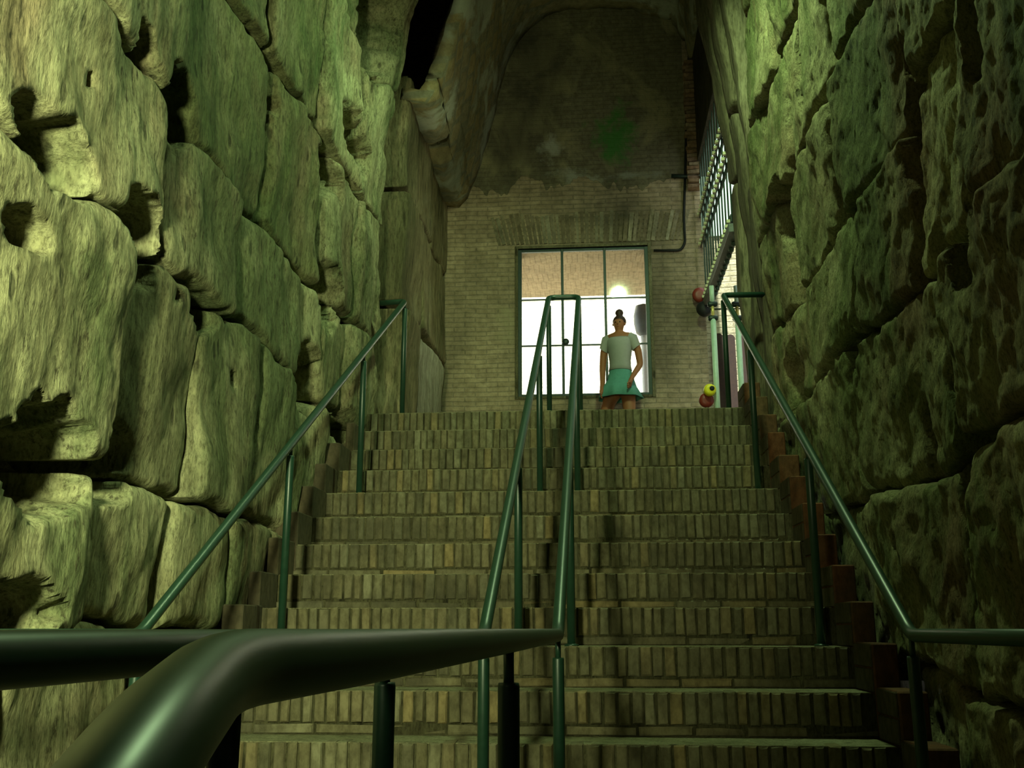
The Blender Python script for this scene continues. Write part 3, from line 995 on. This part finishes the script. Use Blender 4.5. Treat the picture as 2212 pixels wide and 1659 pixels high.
for i in range(15):
    o = link('stud', rb, M['bar_iron'], bm_)
    o.location = (XG + 0.02, yg0 + (yg1 - yg0) * (i + .5) / 15, zb_ - 0.058)
cp = at(1513, 634, Y=YE - 0.15)
v, f = lathe([(0.03, -0.03), (0.075, -0.03), (0.082, -0.01), (0.082, 0.012), (0.05, 0.03)], 18, (cp.x, YE - 0.10, cp.z), 'Y')
o = obj('end_disc', v, f, M['red'], gr, True); o['label'] = 'red round end disc of the beam'
cp = at(1523, 664, Y=YE - 0.25)
v, f = lathe([(0.02, -0.06), (0.07, -0.05), (0.088, 0.0), (0.07, 0.05), (0.02, 0.06)], 18, (cp.x, YE - 0.2, cp.z), 'Y')
o = obj('roller', v, f, M['black'], gr, True)
v, f = tube([(cp.x, YE - .2, cp.z), (XG, YE - .2, zb_ - .03)], 0.02, 8)
obj('roller_arm', v, f, M['iron'], gr, True)

# ------------------------------------------------------------------ mint poles with brass clamps, yellow lamp
def pole(px, label, yy):
    b = at(px, 700, Y=yy)
    zt = at(px, 690, Y=yy).z
    t = thing('barrier_pole', label, 'pole', 'mint barrier poles on the landing')
    v, f = tube([(b.x, yy, ZTOP), (b.x, yy, zt)], 0.026, 14)
    obj('shaft', v, f, M['pole'], t, True)
    v, f = lathe([(0.05, ZTOP + 0.001), (0.05, ZTOP + 0.012), (0.03, ZTOP + 0.02)], 14, (b.x, yy, 0))
    obj('base_plate', v, f, M['pole'], t, True)
    z2 = at(px, 655, Y=yy).z
    v, f = tube([(b.x, yy, zt - 0.01), (b.x, yy, z2)], 0.016, 10)
    cl = obj('clamp', v, f, M['brass'], t, True)
    for zz in (zt + 0.012, z2 - 0.01):
        v, f = lathe([(0.02, -0.045), (0.028, -0.03), (0.028, 0.03), (0.02, 0.045)], 10, (b.x, yy, zz), 'X')
        obj('screw', v, f, M['iron'], cl, True)
    v, f = tube([(b.x, yy, z2), (b.x, yy, z2 + 0.17)], 0.022, 10)
    obj('tip', v, f, M['pole'], t, True)
    return b


pb = pole(1541, 'mint green pole with brass clamp nearer the window wall', 9.0)
pb2 = pole(1594, 'mint green pole with brass clamp beside the right rock pier', 9.0)
z2 = at(1570, 667, Y=9.0).z
v, f = tube([(pb.x - 0.03, 9.0, z2), (pb2.x + 0.12, 9.0, z2)], 0.007, 8)
tag(obj('tie_rod', v, f, M['iron'], None, True), 'thin dark rod tying the two mint poles together', 'rod')

yl = thing('warning_lamp', 'yellow and red warning lamp strapped low on a mint pole', 'lamp')
lc = at(1533, 843, Y=8.95)
v, f = lathe([(0.020, -0.05), (0.048, -0.05), (0.056, -0.02), (0.056, 0.03), (0.03, 0.05)], 18, lc, 'Y')
obj('hood', v, f, M['yellow'], yl, True)
v, f = lathe([(0.006, -0.058), (0.022, -0.058), (0.024, -0.04)], 12, (lc.x + 0.016, lc.y, lc.z + 0.006), 'Y')
obj('lens', v, f, M['black'], yl, True)
lr = at(1526, 865, Y=9.0)
v, f = lathe([(0.02, -0.03), (0.062, -0.03), (0.07, 0.0), (0.062, 0.03), (0.02, 0.04)], 18, lr, 'Y')
obj('reflector', v, f, M['red'], yl, True)
v, f = tube([(lc.x + .02, 8.97, lc.z + .005), (pb.x - 0.030, 8.97, lc.z + .005)], 0.018, 8)
obj('strap', v, f, M['brass'], yl, True)

# added rounded cutouts standing in for a shadow pattern on the bay's cream wall
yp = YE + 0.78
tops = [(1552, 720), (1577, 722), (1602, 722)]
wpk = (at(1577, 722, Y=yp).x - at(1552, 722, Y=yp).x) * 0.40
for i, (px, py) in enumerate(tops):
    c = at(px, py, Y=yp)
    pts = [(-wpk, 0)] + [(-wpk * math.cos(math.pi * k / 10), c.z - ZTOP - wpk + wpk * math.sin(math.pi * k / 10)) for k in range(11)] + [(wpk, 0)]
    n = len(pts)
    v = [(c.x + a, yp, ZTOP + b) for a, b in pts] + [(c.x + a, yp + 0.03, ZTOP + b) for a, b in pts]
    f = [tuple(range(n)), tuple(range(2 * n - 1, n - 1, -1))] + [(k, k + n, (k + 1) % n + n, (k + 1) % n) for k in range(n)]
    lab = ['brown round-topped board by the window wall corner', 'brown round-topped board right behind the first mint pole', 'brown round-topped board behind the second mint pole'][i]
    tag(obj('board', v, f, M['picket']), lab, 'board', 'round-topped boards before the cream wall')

# ------------------------------------------------------------------ cable and bracket on the end wall
yc = YE - 0.02
cab = [at(1492, 40, Y=yc), at(1484, 200, Y=yc), at(1480, 380, Y=yc), at(1477, 470, Y=yc), at(1480, 525, Y=yc), at(1470, 541, Y=yc), at(1412, 541, Y=yc)]
v, f = tube(fillet(cab, 0.08), 0.014, 10)
tag(obj('conduit', v, f, M['black'], None, True), 'black cable dropping down the end wall to the window corner', 'cable')
b0, b1 = at(1450, 380, Y=yc - .04), at(1514, 382, Y=yc - .04)
v, f = tube([b0, b1], 0.022, 10)
tag(obj('conduit_bracket', v, f, M['iron'], None, True), 'short dark horizontal bar crossing the cable on the end wall', 'bar')

# ------------------------------------------------------------------ the person at the window
YP = 9.70
pc = at(1338, 725, Y=YP)
per = thing('person', 'person with tied-up dark hair, pale grey top and teal skirt, before the window', 'person', loc=(pc.x, YP, ZTOP))
per.rotation_euler.z = math.radians(-14)


def skin(name, verts, edges, radii, mat, parent, sub=2, root=0):
    me = bpy.data.meshes.new(name)
    me.from_pydata(verts, edges, [])
    o = link(name, me, mat, parent)
    md = o.modifiers.new('skin', 'SKIN'); md.use_smooth_shade = True
    sv = me.skin_vertices[0].data
    for i, r in enumerate(radii):
        sv[i].radius = (r, r) if not isinstance(r, tuple) else r
    sv[root].use_root = True
    sb = o.modifiers.new('sub', 'SUBSURF'); sb.levels = sub; sb.render_levels = sub
    return o


def fit(p):
    zz = float(np.interp(p[2], [0, .665, .94, 1.205, 1.30, 1.66], [0, .665, .965, 1.30, 1.355, 1.585]))
    return (p[0] * 0.84, p[1], zz)


V, E_, R_ = [], [], []


def add(p, r, par=None):
    V.append(fit(p)); R_.append(r)
    if par is not None: E_.append((par, len(V) - 1))
    return len(V) - 1


pel = add((0, 0, 0.80), (0.115, 0.09))
wst = add((0, 0, 0.94), (0.088, 0.07), pel)
chs = add((0, 0, 1.10), (0.105, 0.08), wst)
shd = add((0, 0, 1.20), (0.075, 0.055), chs)
nk = add((0, 0.0, 1.28), 0.036, shd)
hd0 = add((0, -0.012, 1.345), 0.052, nk)
hd1 = add((0, -0.008, 1.42), (0.066, 0.072), hd0)
hd2 = add((0, 0.0, 1.485), 0.050, hd1)
# left of the picture: arm hanging, bent at the elbow; right: arm held out a little
def arm(pts, rad):
    p = shd
    for a, b in zip(pts, rad):
        p = add(a, b, p)
    return p


a1 = arm([(-0.155, 0, 1.185), (-0.205, 0.02, 1.06), (-0.225, 0.03, 0.94), (-0.205, -0.05, 0.80), (-0.20, -0.10, 0.74)], [0.048, 0.040, 0.034, 0.028, 0.022])
a2 = arm([(0.155, 0, 1.185), (0.215, 0.02, 1.08), (0.235, 0.03, 0.96), (0.19, -0.08, 0.86), (0.165, -0.14, 0.80)], [0.048, 0.040, 0.034, 0.028, 0.022])
for a, sx, dr in ((a1, -1, Vector((0.0, -0.5, -0.85))), (a2, 1, Vector((-0.2, -0.6, -0.75)))):
    dr.normalize()
    base = Vector(V[a]); base.x /= 0.84; base.z = float(np.interp(base.z, [0, .665, .965, 1.30], [0, .665, .94, 1.205]))
    pm = add(tuple(base + dr * 0.05), (0.026, 0.016), a)
    side = dr.cross(Vector((1, 0, 0))).normalized()
    for k, ln in enumerate((0.050, 0.058, 0.054, 0.042)):
        s0 = base + dr * 0.062 + side * (k - 1.5) * 0.016
        p1 = add(tuple(s0 + dr * ln * .5), 0.0085, pm)
        add(tuple(s0 + dr * ln + Vector((-sx * 0.012, 0, 0))), 0.0075, p1)
    t1 = add(tuple(base + dr * 0.035 + side * -0.034), 0.009, a)
    add(tuple(base + dr * 0.07 + side * -0.046), 0.008, t1)
# legs in a wide stride
def leg(pts, rad):
    p = pel
    for a, b in zip(pts, rad):
        p = add(a, b, p)


leg([(-0.10, 0, 0.72), (-0.22, 0.02, 0.46), (-0.27, 0.08, 0.24), (-0.30, 0.13, 0.065), (-0.31, 0.05, 0.03), (-0.32, -0.02, 0.025)], [0.085, 0.058, 0.046, 0.034, 0.034, 0.025])
leg([(0.085, 0, 0.74), (0.115, -0.06, 0.44), (0.125, -0.06, 0.22), (0.13, -0.05, 0.065), (0.13, -0.13, 0.03), (0.13, -0.19, 0.025)], [0.085, 0.058, 0.046, 0.034, 0.034, 0.025])
skin('body', V, E_, R_, M['skin'], per)


def ring_mesh(rows, n=28, wav=0.0):
    v, f = [], []
    for (cx_, cy_, z, rx_, ry_) in rows:
        for k in range(n):
            a = 2 * math.pi * k / n
            w = 1 + wav * math.sin(a * 7) * max(0, (rows[0][2] - z) / max(1e-6, rows[0][2] - rows[-1][2]))
            v.append((cx_ + rx_ * w * math.cos(a), cy_ + ry_ * w * math.sin(a), z))
    for i in range(len(rows) - 1):
        for k in range(n):
            f.append((i * n + k, (i + 1) * n + k, (i + 1) * n + (k + 1) % n, i * n + (k + 1) % n))
    return v, f


v, f = ring_mesh([(0, 0, 0.96, .118, .095), (0, 0, 0.90, .135, .11), (0, 0, 0.82, .160, .13), (-0.015, 0, 0.76, .195, .16), (-0.01, 0, 0.65, .265, .20)], wav=0.06)
sk = obj('skirt', [fit(p) for p in v], f, M['skirt'], per, True); md = sk.modifiers.new('cloth', 'SOLIDIFY'); md.thickness = 0.006
v, f = ring_mesh([(0, 0, 1.185, .150, .075), (0, 0, 1.16, .158, .10), (0, 0, 1.10, .150, .112), (0, 0, 1.0, .128, .102), (0, 0, 0.95, .128, .102), (0, 0, 0.91, .140, .115)])
tp = obj('top', [fit(p) for p in v], f, M['shirt'], per, True); md = tp.modifiers.new('cloth', 'SOLIDIFY'); md.thickness = 0.006
for s_ in (-1, 1):
    v, f = tube([(s_ * 0.12, 0, 1.195), (s_ * 0.165, 0.004, 1.165), (s_ * 0.20, 0.015, 1.095)], [0.055, 0.058, 0.053], 14, cap=False)
    obj('sleeve', [fit(p) for p in v], f, M['shirt'], tp, True)
# hair drawn up into a tall knot
v, f = lathe([(0.02, 1.395), (0.074, 1.40), (0.088, 1.44), (0.086, 1.48), (0.066, 1.525), (0.044, 1.545), (0.048, 1.57), (0.056, 1.60), (0.048, 1.635), (0.018, 1.66)], 18, (0, 0.022, 0))
v = [(x + 0.004 * math.sin(9 * z + 20 * x), y + 0.005 * math.sin(31 * z), z) for x, y, z in v]
hr2 = obj('hair', [fit((p[0] * 0.9, p[1] * 0.80, p[2])) for p in v], f, M['hair'], per, True)
v, f = lathe([(0.004, 0), (0.010, 0.004), (0.013, 0.018), (0.007, 0.045)], 10, (0, -0.086, 1.375))
obj('nose', [fit((p[0] * 0.9, p[1] * 0.80, p[2])) for p in v], f, M['skin'], per, True)
for s_ in (-1, 1):
    v, f = lathe([(0.002, -0.006), (0.009, -0.003), (0.009, 0.003), (0.002, 0.006)], 10, (s_ * 0.030, -0.083, 1.415), 'Y')
    obj('eye', [fit((p[0] * 0.9, p[1] * 0.80, p[2])) for p in v], f, M['eye'], per, True)
    v, f = lathe([(0.006, -0.012), (0.020, -0.004), (0.020, 0.004), (0.006, 0.010)], 10, (s_ * 0.080, 0.0, 1.405), 'X')
    obj('ear', [fit((p[0] * 0.9, p[1] * 0.80, p[2])) for p in v], f, M['skin'], per, True)
v, f = tube([(-0.022, -0.068, 1.352), (0, -0.075, 1.350), (0.022, -0.068, 1.352)], [0.003, 0.007, 0.003], 8)
obj('mouth', [fit((p[0] * 0.9, p[1] * 0.80, p[2])) for p in v], f, M['lips'], per, True)
